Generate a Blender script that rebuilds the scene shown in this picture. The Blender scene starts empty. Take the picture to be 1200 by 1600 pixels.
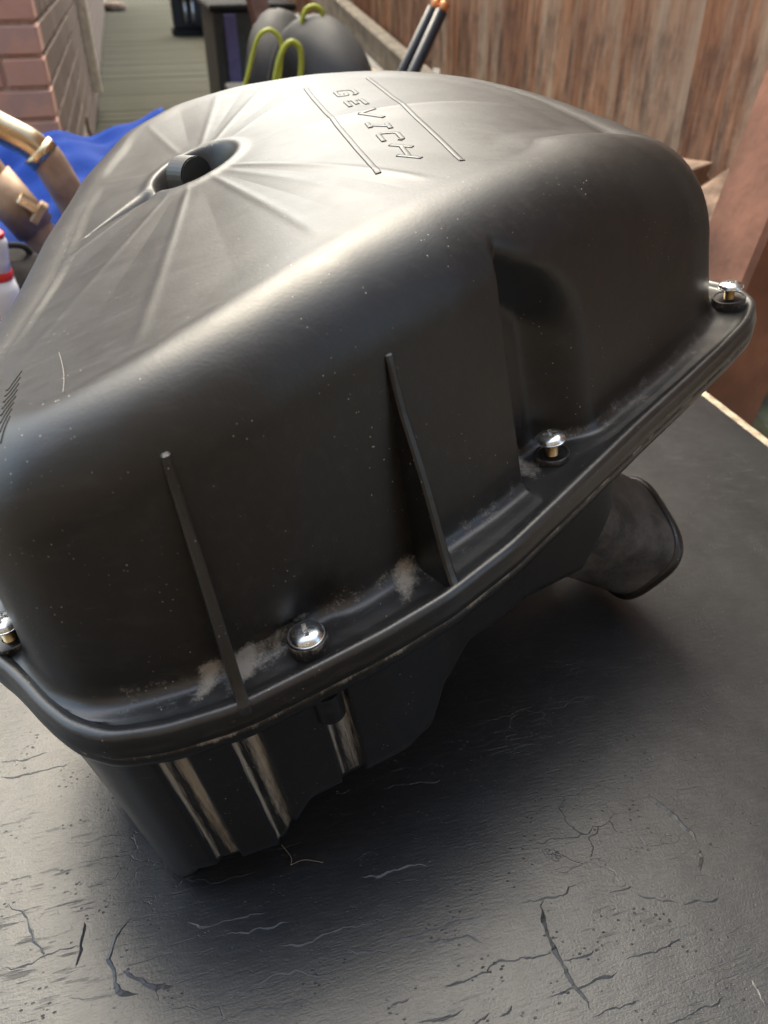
import bpy, bmesh, math, random
import numpy as np
from mathutils import Vector, Matrix
random.seed(7); rng = np.random.default_rng(7)
S = bpy.context.scene; COL = S.collection
R = math.radians

# ------------------------------------------------------------------ camera, sky, sun, exposure
cam_d = bpy.data.cameras.new('camera'); cam = bpy.data.objects.new('camera', cam_d); COL.objects.link(cam)
cam.location = (0, 0, 0.36); cam.rotation_euler = (R(90 - 35.75), 0, 0)
cam_d.sensor_fit = 'VERTICAL'; cam_d.sensor_height = 36.0; cam_d.lens = 36.0 * 1250 / 1600
cam_d.clip_start = 0.02; cam_d.clip_end = 400
cam_d.dof.use_dof = True; cam_d.dof.focus_distance = 0.36; cam_d.dof.aperture_fstop = cam_d.lens / 2.0
S.camera = cam
SUN_AZ, SUN_EL = -16.0, 56.0            # degrees, azimuth from +Y towards +X
W = bpy.data.worlds.new('World'); S.world = W; W.use_nodes = True
wn = W.node_tree.nodes; wl = W.node_tree.links
sky = wn.new('ShaderNodeTexSky'); sky.sky_type = 'NISHITA'; sky.sun_disc = False
sky.sun_elevation = R(SUN_EL); sky.sun_rotation = R(SUN_AZ); sky.air_density = 1.0; sky.dust_density = 5.0; sky.ozone_density = 1.0
tint = wn.new('ShaderNodeMix'); tint.data_type = 'RGBA'; tint.blend_type = 'MULTIPLY'; tint.inputs[0].default_value = 1   # camera white balance: slightly warm
tint.inputs[7].default_value = (.97, 1.0, .92, 1); wl.new(sky.outputs[0], tint.inputs[6]); wl.new(tint.outputs[2], wn['Background'].inputs[0]); wn['Background'].inputs[1].default_value = 0.15
sd_ = bpy.data.lights.new('sun', 'SUN'); sd_.energy = 0.22; sd_.angle = R(36); sd_.color = (1.0, .93, .78)
sun = bpy.data.objects.new('sun', sd_); COL.objects.link(sun)
sdir = Vector((math.sin(R(SUN_AZ)) * math.cos(R(SUN_EL)), math.cos(R(SUN_AZ)) * math.cos(R(SUN_EL)), math.sin(R(SUN_EL))))
sun.rotation_euler = sdir.to_track_quat('Z', 'Y').to_euler()
S.view_settings.view_transform = 'Standard'; S.view_settings.look = 'None'; S.view_settings.gamma = 1
S.view_settings.exposure = 2.2; S.view_settings.use_curve_mapping = False

# ------------------------------------------------------------------ helpers
def tag(o, label=None, cat=None, group=None, kind=None):
    if label: o['label'] = label
    if cat: o['category'] = cat
    if group: o['group'] = group
    if kind: o['kind'] = kind
    return o
def empty(name, loc=(0, 0, 0), rz=0):
    o = bpy.data.objects.new(name, None); COL.objects.link(o); o.location = loc; o.rotation_euler = (0, 0, rz); o.empty_display_size = .05
    return o
def mesh_obj(name, v, f, mat, parent=None, smooth=True, loc=None):
    me = bpy.data.meshes.new(name); me.from_pydata([tuple(p) for p in v], [], f); me.update()
    if smooth: me.polygons.foreach_set('use_smooth', [True] * len(me.polygons))
    me.materials.append(mat)
    o = bpy.data.objects.new(name, me); COL.objects.link(o); o.parent = parent
    if loc is not None: o.location = loc
    return o
def bm_obj(name, bm, mat, parent=None, smooth=False, loc=None):
    bmesh.ops.recalc_face_normals(bm, faces=bm.faces)
    me = bpy.data.meshes.new(name); bm.to_mesh(me); bm.free()
    if smooth: me.polygons.foreach_set('use_smooth', [True] * len(me.polygons))
    me.materials.append(mat)
    o = bpy.data.objects.new(name, me); COL.objects.link(o); o.parent = parent
    if loc is not None: o.location = loc
    return o
def box_bm(sx, sy, sz, bev=0, c=(0, 0, 0), seg=1, jit=0):
    bm = bmesh.new(); bmesh.ops.create_cube(bm, size=1)
    for v in bm.verts:
        v.co = Vector((v.co.x * sx + c[0], v.co.y * sy + c[1], v.co.z * sz + c[2]))
        if jit: v.co += Vector([random.uniform(-jit, jit) for _ in range(3)])
    if bev: bmesh.ops.bevel(bm, geom=bm.edges[:], offset=bev, segments=seg, affect='EDGES', profile=.6)
    return bm
def tube(pts, rad, n=16, cap=True):
    """tube along points; rad number or list"""
    pts = [Vector(p) for p in pts]; m = len(pts)
    rad = [rad] * m if not hasattr(rad, '__len__') else rad
    v = []; f = []
    t0 = (pts[1] - pts[0]).normalized(); a = t0.orthogonal().normalized()
    for i, p in enumerate(pts):
        t = (pts[min(i + 1, m - 1)] - pts[max(i - 1, 0)]).normalized()
        a = (a - t * a.dot(t)).normalized(); b = t.cross(a)
        for k in range(n):
            w = 2 * math.pi * k / n; v.append(p + (a * math.cos(w) + b * math.sin(w)) * rad[i])
    for i in range(m - 1):
        for k in range(n):
            f.append((i * n + k, i * n + (k + 1) % n, (i + 1) * n + (k + 1) % n, (i + 1) * n + k))
    if cap: f.append(tuple(reversed(range(n)))); f.append(tuple((m - 1) * n + k for k in range(n)))
    return v, f
def lathe(prof, n=32):
    v = []; f = []
    for (r, z) in prof:
        for k in range(n):
            w = 2 * math.pi * k / n; v.append((r * math.cos(w), r * math.sin(w), z))
    m = len(prof)
    for i in range(m - 1):
        for k in range(n): f.append((i * n + k, i * n + (k + 1) % n, (i + 1) * n + (k + 1) % n, (i + 1) * n + k))
    f.append(tuple(reversed(range(n)))); f.append(tuple((m - 1) * n + k for k in range(n)))
    return v, f
def spline(pts, n=8):
    pts = [Vector(p) for p in pts]; P = [pts[0]] + pts + [pts[-1]]; out = []
    for i in range(1, len(P) - 2):
        for k in range(n):
            t = k / n; a, b, c, d = P[i - 1], P[i], P[i + 1], P[i + 2]
            out.append(.5 * ((2 * b) + (c - a) * t + (2 * a - 5 * b + 4 * c - d) * t * t + (3 * b - a - 3 * c + d) * t ** 3))
    out.append(pts[-1]); return out

# ------------------------------------------------------------------ node material helper
class M:
    def __init__(s, name):
        s.m = bpy.data.materials.new(name); s.m.use_nodes = True; s.t = s.m.node_tree; s.n = s.t.nodes; s.l = s.t.links
        s.b = s.n['Principled BSDF']; s.co = None
    def coord(s, kind='Object', scale=(1, 1, 1), rot=(0, 0, 0)):
        tc = s.n.new('ShaderNodeTexCoord'); mp = s.n.new('ShaderNodeMapping'); s.l.new(tc.outputs[kind], mp.inputs[0])
        mp.inputs['Scale'].default_value = scale; mp.inputs['Rotation'].default_value = rot; return mp.outputs[0]
    def noise(s, vec, sc, det=4, rough=.55, dist=0):
        x = s.n.new('ShaderNodeTexNoise'); s.l.new(vec, x.inputs['Vector']); x.inputs['Scale'].default_value = sc
        x.inputs['Detail'].default_value = det; x.inputs['Roughness'].default_value = rough; x.inputs['Distortion'].default_value = dist
        return x.outputs[0]
    def voro(s, vec, sc, feat='F1', out=0, rand=1):
        x = s.n.new('ShaderNodeTexVoronoi'); x.feature = feat; s.l.new(vec, x.inputs['Vector']); x.inputs['Scale'].default_value = sc
        x.inputs['Randomness'].default_value = rand
        return x.outputs[out]
    def ramp(s, fac, stops, interp='LINEAR'):
        x = s.n.new('ShaderNodeValToRGB'); s.l.new(fac, x.inputs[0]); cr = x.color_ramp; cr.interpolation = interp
        while len(cr.elements) > 1: cr.elements.remove(cr.elements[-1])
        for i, (p, c) in enumerate(stops):
            e = cr.elements[0] if i == 0 else cr.elements.new(p)
            e.position = p; c = (c, c, c) if not hasattr(c, '__len__') else c; e.color = (*c, 1)
        return x.outputs[0]
    def math(s, op, a, b=None, c=None):
        x = s.n.new('ShaderNodeMath'); x.operation = op
        for i, q in enumerate((a, b, c)):
            if q is None: continue
            if isinstance(q, (int, float)): x.inputs[i].default_value = q
            else: s.l.new(q, x.inputs[i])
        return x.outputs[0]
    def mix(s, fac, a, b, mode='MIX'):
        x = s.n.new('ShaderNodeMix'); x.data_type = 'RGBA'; x.blend_type = mode
        for i, q in ((0, fac), (6, a), (7, b)):
            if isinstance(q, (int, float)): x.inputs[i].default_value = q
            elif isinstance(q, tuple): x.inputs[i].default_value = (*q, 1)
            else: s.l.new(q, x.inputs[i])
        return x.outputs[2]
    def bump(s, h, strength=.3, dist=.001, prev=None):
        x = s.n.new('ShaderNodeBump'); s.l.new(h, x.inputs['Height']); x.inputs['Strength'].default_value = strength; x.inputs['Distance'].default_value = dist
        if prev is not None: s.l.new(prev, x.inputs['Normal'])
        return x.outputs[0]
    def attr(s, name):
        x = s.n.new('ShaderNodeAttribute'); x.attribute_name = name; return x.outputs['Fac']
    def objrand(s):
        x = s.n.new('ShaderNodeObjectInfo'); return x.outputs['Random']
    def set(s, col=None, rough=None, metal=None, spec=None, nrm=None):
        for nm, q in (('Base Color', col), ('Roughness', rough), ('Metallic', metal), ('Specular IOR Level', spec), ('Normal', nrm)):
            if q is None: continue
            if isinstance(q, (int, float)): s.b.inputs[nm].default_value = q
            elif isinstance(q, tuple): s.b.inputs[nm].default_value = (*q, 1)
            else: s.l.new(q, s.b.inputs[nm])
        return s.m
def simple(name, col, rough=.5, metal=0, var=.15, sc=30, bump=.1, bd=.001):
    m = M(name); v = m.coord(); n = m.noise(v, sc, 5)
    c = m.mix(m.ramp(n, [(.3, 0), (.7, 1)]), tuple(x * (1 - var) for x in col), tuple(min(1, x * (1 + var)) for x in col))
    return m.set(c, m.math('ADD', m.math('MULTIPLY', n, .2), rough - .1), metal, None, m.bump(n, bump, bd))

def plastic(name, streak=False, base=(.0045, .0043, .0040), rough=.44):
    m = M(name); v = m.coord()
    n1 = m.noise(v, 14, 5); n2 = m.noise(v, 700, 3, .7); n3 = m.noise(v, 60, 6, .65)
    # dust attribute painted on mesh vertices where dirt has settled (corners, seams)
    d = m.attr('dust'); dv_ = m.coord('Object', (1.7, 1.7, .07) if streak else (1, 1, 1)); dn = m.math('ADD', m.math('MULTIPLY', m.noise(dv_, 140, 4, .7), .55), m.math('MULTIPLY', m.noise(dv_, 900, 5, .75), .45))
    dm = m.ramp(m.math('ADD', d, m.math('MULTIPLY', m.math('SUBTRACT', dn, .5), 2.6)), [(.38, 0), (.95, 1)])
    dm = m.math('MULTIPLY', m.math('MULTIPLY', dm, m.ramp(d, [(.02, 0), (.12, 1)])), 1.0)
    # single specks of dust
    sp = m.voro(v, 330, 'F1', 0); spr = m.noise(v, 37, 3)
    spm = m.math('MULTIPLY', m.ramp(sp, [(.06, 1), (.12, 0)]), m.ramp(spr, [(.52, 0), (.70, 1)]))
    sp2 = m.voro(v, 120, 'F1', 0); spm = m.math('MAXIMUM', spm, m.math('MULTIPLY', m.ramp(sp2, [(.025, 1), (.042, 0)]), .7))
    # faint wiping streaks
    vs = m.coord('Object', (9, 120, 60), (0, 0, .6)); st = m.ramp(m.noise(vs, 3, 5, .6), [(.52, 0), (.8, 1)])
    scr_v = m.coord('Object', (30, 500, 500), (.3, .5, 1.1)); scr = m.math('MULTIPLY', m.ramp(m.noise(scr_v, 1.2, 2, .4), [(.73, 0), (.76, 1)]), m.ramp(n3, [(.5, 0), (.6, 1)]))
    col = m.mix(m.ramp(n1, [(.3, 0), (.7, 1)]), base, tuple(x * 1.5 for x in base))
    col = m.mix(m.math('MULTIPLY', st, .06), col, (.20, .18, .16))
    col = m.mix(m.math('MULTIPLY', scr, .14), col, (.35, .32, .3))
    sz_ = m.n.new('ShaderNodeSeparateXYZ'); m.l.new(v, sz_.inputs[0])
    gutter_sheen = m.math('MULTIPLY', m.ramp(sz_.outputs[2], [(.1225, 0), (.1235, 1), (.1262, 1), (.131, 0)]), m.ramp(n3, [(.3, .4), (.7, 1)]))
    col = m.mix(m.math('MULTIPLY', gutter_sheen, 0 if streak else .07), col, (.30, .31, .34))   # rim gutter highlight painted into the colour as a bluish grey band
    col = m.mix(m.math('MULTIPLY', dm, .8), col, (.36, .33, .28))
    col = m.mix(m.math('MULTIPLY', spm, .8), col, (.55, .52, .46))
    sx_ = m.n.new('ShaderNodeSeparateXYZ'); m.l.new(v, sx_.inputs[0])
    rg = m.math('ADD', m.math('MULTIPLY', n3, .16), rough - .08); rg = m.math('SUBTRACT', rg, m.ramp(sx_.outputs[2], [(.128, .10), (.145, 0)]))   # the rim is polished by handling
    rg = m.math('ADD', rg, m.math('MULTIPLY', m.math('MAXIMUM', dm, spm), .4)); rg = m.math('ADD', rg, m.math('MULTIPLY', st, .04))
    b = m.bump(n2, .38, .0002); b = m.bump(m.noise(v, 25, 3), .14, .0012, b); b = m.bump(m.noise(v, 260, 3), .12, .0003, b); b = m.bump(dm, .3, .0003, b)
    return m.set(col, rg, 0, .65, b)
MAT = {}
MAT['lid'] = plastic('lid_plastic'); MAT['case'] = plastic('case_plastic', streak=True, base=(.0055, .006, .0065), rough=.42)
m_ = M('tube_rubber'); v_ = m_.coord(); n_ = m_.noise(v_, 45, 5, .6); n2_ = m_.noise(v_, 500, 4, .7)
MAT['rubber'] = m_.set(m_.mix(m_.ramp(m_.math('ADD', n_, m_.math('MULTIPLY', m_.math('SUBTRACT', n2_, .5), .4)), [(.35, 0), (.75, 1)]), (.030, .031, .033), (.13, .125, .12)), .62, 0, .4, m_.bump(n2_, .3, .0002))

# ------------------------------------------------------------------ airbox frame (local metres: x right, y back, z up from the rim)
ex = np.array([0.98737, -0.00474, 0.15784]); ez = np.array([-0.15792, -0.02961, 0.98701])
ex = np.array([1., 0, 0]) - ez * ez[0]; ex /= np.linalg.norm(ex); ey = np.cross(ez, ex)
O = np.array([-0.02737, 0.21519, 0.13926]); ZB = 0.125
box = empty('airbox'); base = O - ez * ZB
box.matrix_world = Matrix(((ex[0], ey[0], ez[0], base[0]), (ex[1], ey[1], ez[1], base[1]), (ex[2], ey[2], ez[2], base[2]), (0, 0, 0, 1)))
tag(box, 'black plastic motorcycle airbox with domed lid tilted on the cracked black bench', 'airbox')
def loc(v): v = np.array(v, float); v[..., 2] += ZB; return v

N = 1500; TH = np.arange(N) * 2 * np.pi / N; CC = np.array([.025, .19])
def gsm(a, s_deg):
    k = np.fft.rfftfreq(N, 1 / N); return np.fft.irfft(np.fft.rfft(a) * np.exp(-.5 * (k * np.radians(s_deg)) ** 2), N)
def polar(pts, sm=1.2):
    p = np.array(pts) / 1000 - CC; t = np.arctan2(p[:, 1], p[:, 0]) % (2 * np.pi)
    # densify straight segments so chords stay straight
    q = []
    for i in range(len(p)):
        a, b = p[i], p[(i + 1) % len(p)]
        for k in range(12): q.append(a + (b - a) * k / 12)
    q = np.array(q); t = np.arctan2(q[:, 1], q[:, 0]) % (2 * np.pi); r = np.hypot(q[:, 0], q[:, 1]); o = np.argsort(t); t, r = t[o], r[o]
    return gsm(np.interp(TH, np.r_[t - 2 * np.pi, t, t + 2 * np.pi], np.r_[r, r, r]), sm)
U = np.stack([np.cos(TH), np.sin(TH)], 1)
BACK = [(222, 266), (205, 292), (170, 332), (120, 375), (60, 405), (0, 422), (-60, 425), (-110, 408), (-145, 370), (-160, 310), (-161, 230), (-153, 150), (-152, 95)]
FRONT = [(-148, 63), (-136, 40), (-116, 10), (-101, -6), (-84, -14), (-69, -14), (-45, -9), (-22, 1), (2, 14), (38, 40), (77, 73), (97, 93), (123, 119), (146, 143), (172, 170), (205, 208), (219, 230), (225, 250)]
rB = polar(FRONT + BACK, 1.3)
def offs(pts, d):
    out = []
    for p in pts:
        q = np.array(p, float) - CC * 1000; out.append(tuple(CC * 1000 + q * (1 + d / np.linalg.norm(q))))
    return out
rC = polar([(-150, 40), (-141, 20), (-127, 9), (-115, -2), (-105, -12), (-90, -24), (-73, -31), (-52, -30), (-25, -23), (4, -8), (28, 5), (54, 22), (82, 47), (115, 83), (154, 126), (190, 164), (216, 192), (238, 218), (249, 240), (247, 262)] + offs(BACK, 17), 1.1)
rS = rC + .0025
def P3(r, z): return np.concatenate([CC + U * r[:, None], (z if hasattr(z, '__len__') else np.full(N, z))[:, None]], 1)
# inward normals of base outline
b2 = CC + U * rB[:, None]; tg = np.roll(b2, -1, 0) - np.roll(b2, 1, 0); tg /= np.linalg.norm(tg, axis=1)[:, None]; nin = np.stack([-tg[:, 1], tg[:, 0]], 1)
cosr = np.maximum(-(nin * U).sum(1), .45); cosr = gsm(cosr, 3)
cosc = gsm(np.maximum(-(nin * U).sum(1), .8), 2)

def ss(a, b, x): t = np.clip((x - a) / (b - a), 0, 1); return t * t * (3 - 2 * t)
# --- top height: cubic least squares through measured crest / skyline points
CT = np.array([(-69, 17, 106), (-38, 28, 114), (-12, 45, 117), (13, 61, 121), (38, 84, 125), (61, 101, 128), (85, 125, 128), (108, 153, 124), (153, 196, 105),
  (-145, 148, 92), (-149, 213, 104), (-144, 288, 122), (-123, 356, 131), (-93, 385, 136), (-47, 403, 139), (-2, 397, 138), (57, 378, 132), (108, 352, 122), (149, 318, 111), (170, 290, 98), (187, 262, 86),
  (-100, 60, 102), (-110, 100, 104), (-55, 238, 125), (20, 180, 130), (40, 260, 134), (-20, 320, 137), (100, 240, 124)]) / 1000.
def feats(x, y):
    x = x * 5; y = (y - .2) * 5
    return np.stack([np.ones_like(x), x, y, x * x, x * y, y * y, x ** 3, x * x * y, x * y * y, y ** 3], -1)
AA = feats(CT[:, 0], CT[:, 1]); coef = np.linalg.solve(AA.T @ AA + 1e-3 * np.eye(10), AA.T @ CT[:, 2])
CV = np.array([-.0535, .2365])
RID = [(-86, .9, .20), (-106, .5, .18), (-132, .5, .12), (-62, .8, .19), (-41, .9, .19), (-50, .4, .14), (79, .8, .15), (93, .6, .15), (61, .5, .15), (115, .5, .14), (155, .5, .10), (10, .5, .2)]
CA = np.array([.787, .617]); CB = np.array([-.617, .787])
def ztop(x, y, detail=True):
    z = feats(x, y) @ coef
    if not detail: return z
    dx, dy = x - CV[0], y - CV[1]; r = np.hypot(dx, dy); a = np.degrees(np.arctan2(dy, dx))
    # slightly sunken panels between moulded creases that fan out of the cavity
    best = np.full(x.shape, 99.)
    for (ra, am, L_) in RID:
        da = (a - ra + 180) % 360 - 180; best = np.minimum(best, np.abs(da))
        dist = r * np.sin(np.radians(np.clip(np.abs(da), 0, 90)))
        w = .0018 + .007 * r
        z = z + am * .00046 * np.exp(-(dist / w) ** 2) * ss(.02, .05, r) * (1 - ss(L_ - .03, L_ + .04, r)) * (np.abs(da) < 80)
    z = z - .0008 * ss(0, 14, best) * ss(.03, .09, r) * (1 - ss(.15, .24, r))
    # cavity bowl and tapering groove
    pa = dx * CA[0] + dy * CA[1]; pb = dx * CB[0] + dy * CB[1]
    e = np.sqrt((dx / .0232) ** 2 + (dy / .0265) ** 2)
    z = z - .034 * (1 - ss(.42, 1.05, e)) + .0012 * np.exp(-((e - 1.12) / .16) ** 2)
    gw = .0060 * np.clip(1 - (-pa - .025) / .045, .15, 1)
    gz = .008 * np.clip(1 - (-pa - .02) / .050, 0, 1)
    z = z - gz * np.exp(-(np.abs(pb) / gw) ** 2.5) * ss(-.015, -.035, pa) * (pa > -.1)
    return z

# --- rings of the lid
def pocket(z):     # inward push of the wall for the screw pocket, and the dent over the front screw
    x = b2[:, 0]; fr = (b2[:, 1] < .20)
    zr = .108 - .95 * np.clip(x - .095, 0, .05)
    p = .017 * ss(.0915, .0945, x) * (1 - ss(.111, .134, x)) * fr * (1 - ss(zr - .026, zr + .004, z))
    p = p + .0045 * np.exp(-((x - .002) / .010) ** 2) * fr * np.exp(-(np.clip(z - .004, 0, 1) / .013) ** 2) * (b2[:, 1] < .1)
    return p
def pt(inset, z):
    r = rB - inset / cosr; return P3(r, z)
rings = []; dust = []
fx = b2[:, 0]; frm = (b2[:, 1] < .25).astype(float)
def g(x0, s): return np.exp(-((fx - x0) / s) ** 2) * frm
rib_d = np.clip(g(-.0375, .0045) * .95 + g(-.0255, .0045) * .95 + g(-.014, .010) * .5 + g(.0365, .0045) * .95 + g(.0475, .003) * .8 + g(.100, .004) * 1.1, 0, 1)
rib_d = np.maximum(rib_d, .20 * frm * (b2[:, 0] > -.07))
def add(P, d=0.): rings.append(P); dust.append(np.full(N, d) if not hasattr(d, '__len__') else d)
add(P3(rS - .004, -.0095)); add(P3(rS - .0004, -.0097), .55 + .2 * np.sin(TH * 37)); add(P3(rS, -.0090), .15); add(P3(rS - .0005, -.0065)); add(P3(rS - .0011, -.0040))
for k in range(1, 13):
    w = R(90) * k / 12; add(P3(rC + .0012 - .0036 * (1 - math.cos(w) ** .8), -.0024 + .0038 * math.sin(w) ** .8))
gut = rC - .0030
FR = .0055
wallb = rB - pocket(np.zeros(N)) / cosr + FR / cosr
wid = np.maximum(gut - wallb, .002)
add(P3(gut - .0010, .0011)); add(P3(gut - .0020, -.0002)); add(P3(gut - .0030, -.0009)); add(P3(gut - .42 * wid, -.0010), rib_d * .25); add(P3(gut - .6 * wid, -.0006), rib_d * .45 + .03); add(P3(gut - .8 * wid, -.0006), rib_d * .7 + .05); add(P3(wallb, -.0004), rib_d * .9 + .08)
for k in range(1, 7):
    w = R(90) * k / 6; add(pt(pocket(np.full(N, .0)) - FR * (1 - math.sin(w)), FR * (1 - math.cos(w)) - .0004), rib_d * .95 + .10)
R_ = .036 + .024 * ss(.15, .225, b2[:, 0]) ; R_ = gsm(R_, 5)
RZ = .037 + .034 * ss(.15, .222, b2[:, 0]) * (b2[:, 1] < .33); RZ = gsm(RZ, 4)
drf = .075
q = CC + U * (rB - (drf * .09 + R_) / cosr)[:, None]; ZE = gsm(ztop(q[:, 0], q[:, 1], False), 1.5); zw = ZE - RZ
for k in range(1, 33):
    z = .006 + (zw - .006) * k / 32
    add(pt(drf * z + pocket(z), z), rib_d * .9 * np.clip(1 - z / .022, 0, 1) ** 2 if k < 12 else 0.)
for k in range(1, 23):
    w = R(90) * k / 22; add(pt(drf * zw + pocket(zw + RZ * math.sin(w)) * math.cos(w) + R_ * (1 - math.cos(w)), zw + RZ * math.sin(w)))
E2 = rings[-1][:, :2]; e0 = rings[-1][:, 2] - ztop(E2[:, 0], E2[:, 1])
NT = 150
for k in range(1, NT):
    s = k / NT; s = s ** .9
    q = E2 + (CV - E2) * s
    z = ztop(q[:, 0], q[:, 1]) + e0 * (1 - ss(0, .12, np.array(s)))
    add(np.concatenate([q, z[:, None]], 1))
V = np.concatenate(rings + [np.array([[CV[0], CV[1], float(ztop(CV[:1], CV[1:])[0])]])]); D = np.concatenate(dust + [np.zeros(1)])
nr = len(rings)
def ring_faces(nr, n, apex=None, flip=False):
    i = np.arange(nr - 1)[:, None] * n; k = np.arange(n)[None, :]; k2 = (k + 1) % n
    f = np.stack([i + k, i + k2, i + n + k2, i + n + k], -1).reshape(-1, 4)
    if flip: f = f[:, ::-1]
    f = f.tolist()
    if apex is not None:
        b = (nr - 1) * n; f += [[b + j, b + (j + 1) % n, apex][::-1 if flip else 1] for j in range(n)]
    return f
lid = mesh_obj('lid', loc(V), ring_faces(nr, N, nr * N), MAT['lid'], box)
def set_dust(o, D):
    a = o.data.attributes.new('dust', 'FLOAT', 'POINT'); a.data.foreach_set('value', np.asarray(D, dtype=np.float32))
set_dust(lid, D)

# --- lower case
def zbot():
    x = b2[:, 0]; z = np.interp(x, [-.2, -.13, -.098, -.080, -.066, -.050, -.022, -.016, -.007, .030, .040, .046, .060, .085, .115, .128, .15, .25], [-.112, -.119, -.1235, -.119, -.106, -.104, -.1045, -.094, -.081, -.084, -.078, -.055, -.046, -.052, -.074, -.060, -.045, -.04])
    bk = ss(.16, .30, b2[:, 1]); return z * (1 - bk) + (-.06) * bk
ZBt = gsm(zbot(), .25)
gr = np.zeros(N)
for (x0, x1) in ((-.0620, -.0495), (-.0325, -.0210), (.0025, .0120)):
    gr = gr + (ss(x0 - .0006, x0 + .0004, fx) * (1 - ss(x1 - .0004, x1 + .0012, fx)))
gr *= (b2[:, 1] < .12)
# each recess keeps the x-range measured on the rim skirt, not on the wall base
sx = (CC + U * rS[:, None])[:, 0]; gr = np.zeros(N)
for (x0, x1) in ((-.0620, -.0500), (-.0325, -.0215), (.0020, .0115)):
    gr = gr + (ss(x0 - .0005, x0 + .0005, sx) * (1 - ss(x1 - .0005, x1 + .0008, sx)))
gr *= (b2[:, 1] < .12)
gedge = np.zeros(N)
for (x0, x1) in ((-.0620, -.0500), (-.0325, -.0215), (.0020, .0115)):
    gedge = np.maximum(gedge, np.exp(-((sx - x0 - .0008) / .0010) ** 2)); gedge = np.maximum(gedge, .72 * np.exp(-((sx - x1 + .0030) / .0030) ** 2))
gedge *= gr
capr = np.where(U[:, 0] > .05, (.147 - CC[0]) / np.maximum(U[:, 0], .05), 9.); capr = np.where((U[:, 0] > .05), capr, 9.)
def rbody(r, k): return gsm(np.where(capr * k + r * (1 - k) < r, capr * k + r * (1 - k), r), .8)
s2 = CC + U * rS[:, None]; tg = np.roll(s2, -1, 0) - np.roll(s2, 1, 0); tg /= np.linalg.norm(tg, axis=1)[:, None]; nsk = np.stack([-tg[:, 1], tg[:, 0]], 1)
dft = gsm(.035 + .04 * ss(-.09, -.03, s2[:, 0]) + .085 * (1 - ss(-.122, -.098, s2[:, 0])), 2.5)
def Pn(ins, z, k):
    q_ = s2 + nsk * (ins if not hasattr(ins, '__len__') else ins[:, None])
    lim = .147; x = q_[:, 0]; xc = np.where(x > lim - .02, lim - .02 + .02 * np.tanh((x - lim + .02) / .02), x); q_[:, 0] = x * (1 - k) + xc * k
    return np.concatenate([q_, (z if hasattr(z, '__len__') else np.full(N, z))[:, None]], 1)
case = []; cd = []
def addc(P, d=0.): case.append(P); cd.append(np.full(N, d) if not hasattr(d, '__len__') else d)
seam = .30 + .35 * np.clip(np.sin(TH * 23) + np.sin(TH * 61 + 1), 0, 1)
addc(P3(rS - .006, -.0098)); addc(P3(rS - .0014, -.0100), seam + .25); addc(P3(rS - .0009, -.0106), seam + .1); addc(P3(rS - .0006, -.0135), .0); addc(P3(rS - .0012, -.0158)); addc(P3(rS - .0035, -.0168))
big = ss(.045, .060, b2[:, 0]) * (b2[:, 1] < .2) * .004
for k in range(0, 31):
    z = -.0169 + (ZBt + .006 + .0169) * k / 30
    ins = .0042 + dft * (-.0175 - z) + big + gr * .0030
    addc(Pn(ins, z, min(1, k / 3)), gedge * (1.0 - .35 * k / 30) + gr * (.33 - .14 * k / 30) + .02)
for k in range(1, 7):
    w = R(90) * k / 6; z = ZBt + .006 - .006 * math.sin(w)
    addc(Pn(.0042 + dft * (-.0175 - ZBt) + big + gr * .0030 + .005 * (1 - math.cos(w)), z, 1), gr * .1)
L2 = case[-1]
for k in range(1, 14):
    s = k / 14; q = L2[:, :2] + (CC - L2[:, :2]) * s; addc(np.concatenate([q, (L2[:, 2] * (1 - ss(.05, .6, s)) + (-.07) * ss(.05, .6, s))[:, None]], 1))
Vc = np.concatenate(case + [np.array([[CC[0], CC[1], -.07]])])
lower = mesh_obj('lower_case', loc(Vc), ring_faces(len(case), N, len(case) * N, True), MAT['case'], box); set_dust(lower, np.concatenate(cd + [np.zeros(1)]))

# --- ribs on the front wall
def wallpt(p, z):   # nearest base point index to p -> wall position, outward normal
    i = int(np.argmin(((b2 - np.array(p)) ** 2).sum(1))); n = -nin[i]; return b2[i] - n * (drf * z), n, i
def rib(p, pt_, prof, th, name='rib'):
    w0, n, i = wallpt(p, 0); w1 = wallpt(pt_, 0)[0]; w00 = w0; n = n / np.linalg.norm(n); t = np.array([-n[1], n[0]])
    bm = bmesh.new(); rows = []
    for (z, o) in prof:
        w0 = w00 + (w1 - w00) * z / .093
        inn = w0 - n * (drf * z + .003); out = w0 - n * (drf * z) + n * o
        hw = th / 2 * (1 - .25 * z / .09)
        r = []
        for q_, s_ in ((inn, 1), (out - n * .0008, 1), (out, .55), (out, -.55), (out - n * .0008, -1), (inn, -1)):
            xy = q_ + t * hw * s_; r.append(bm.verts.new((xy[0], xy[1], z + ZB)))
        rows.append(r)
    for a, b in zip(rows, rows[1:]):
        for k in range(5): bm.faces.new((a[k], a[k + 1], b[k + 1], b[k]))
    bm.faces.new(rows[0]); bm.faces.new(rows[-1][::-1])
    return bm_obj(name, bm, MAT['lid'], lid, smooth=False)
prof = [(-.003, .0225), (.0005, .0222), (.004, .0208), (.010, .0190), (.018, .0172), (.028, .0153), (.038, .0132), (.048, .0108), (.058, .0080), (.070, .0046), (.081, .0028), (.089, .0018), (.0915, .0012), (.0925, -.001)]
rib((-.0315, -.004), (-.0255, -.001), prof, .0044); rib((.0425, .044), (.0480, .049), prof, .0044)

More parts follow.
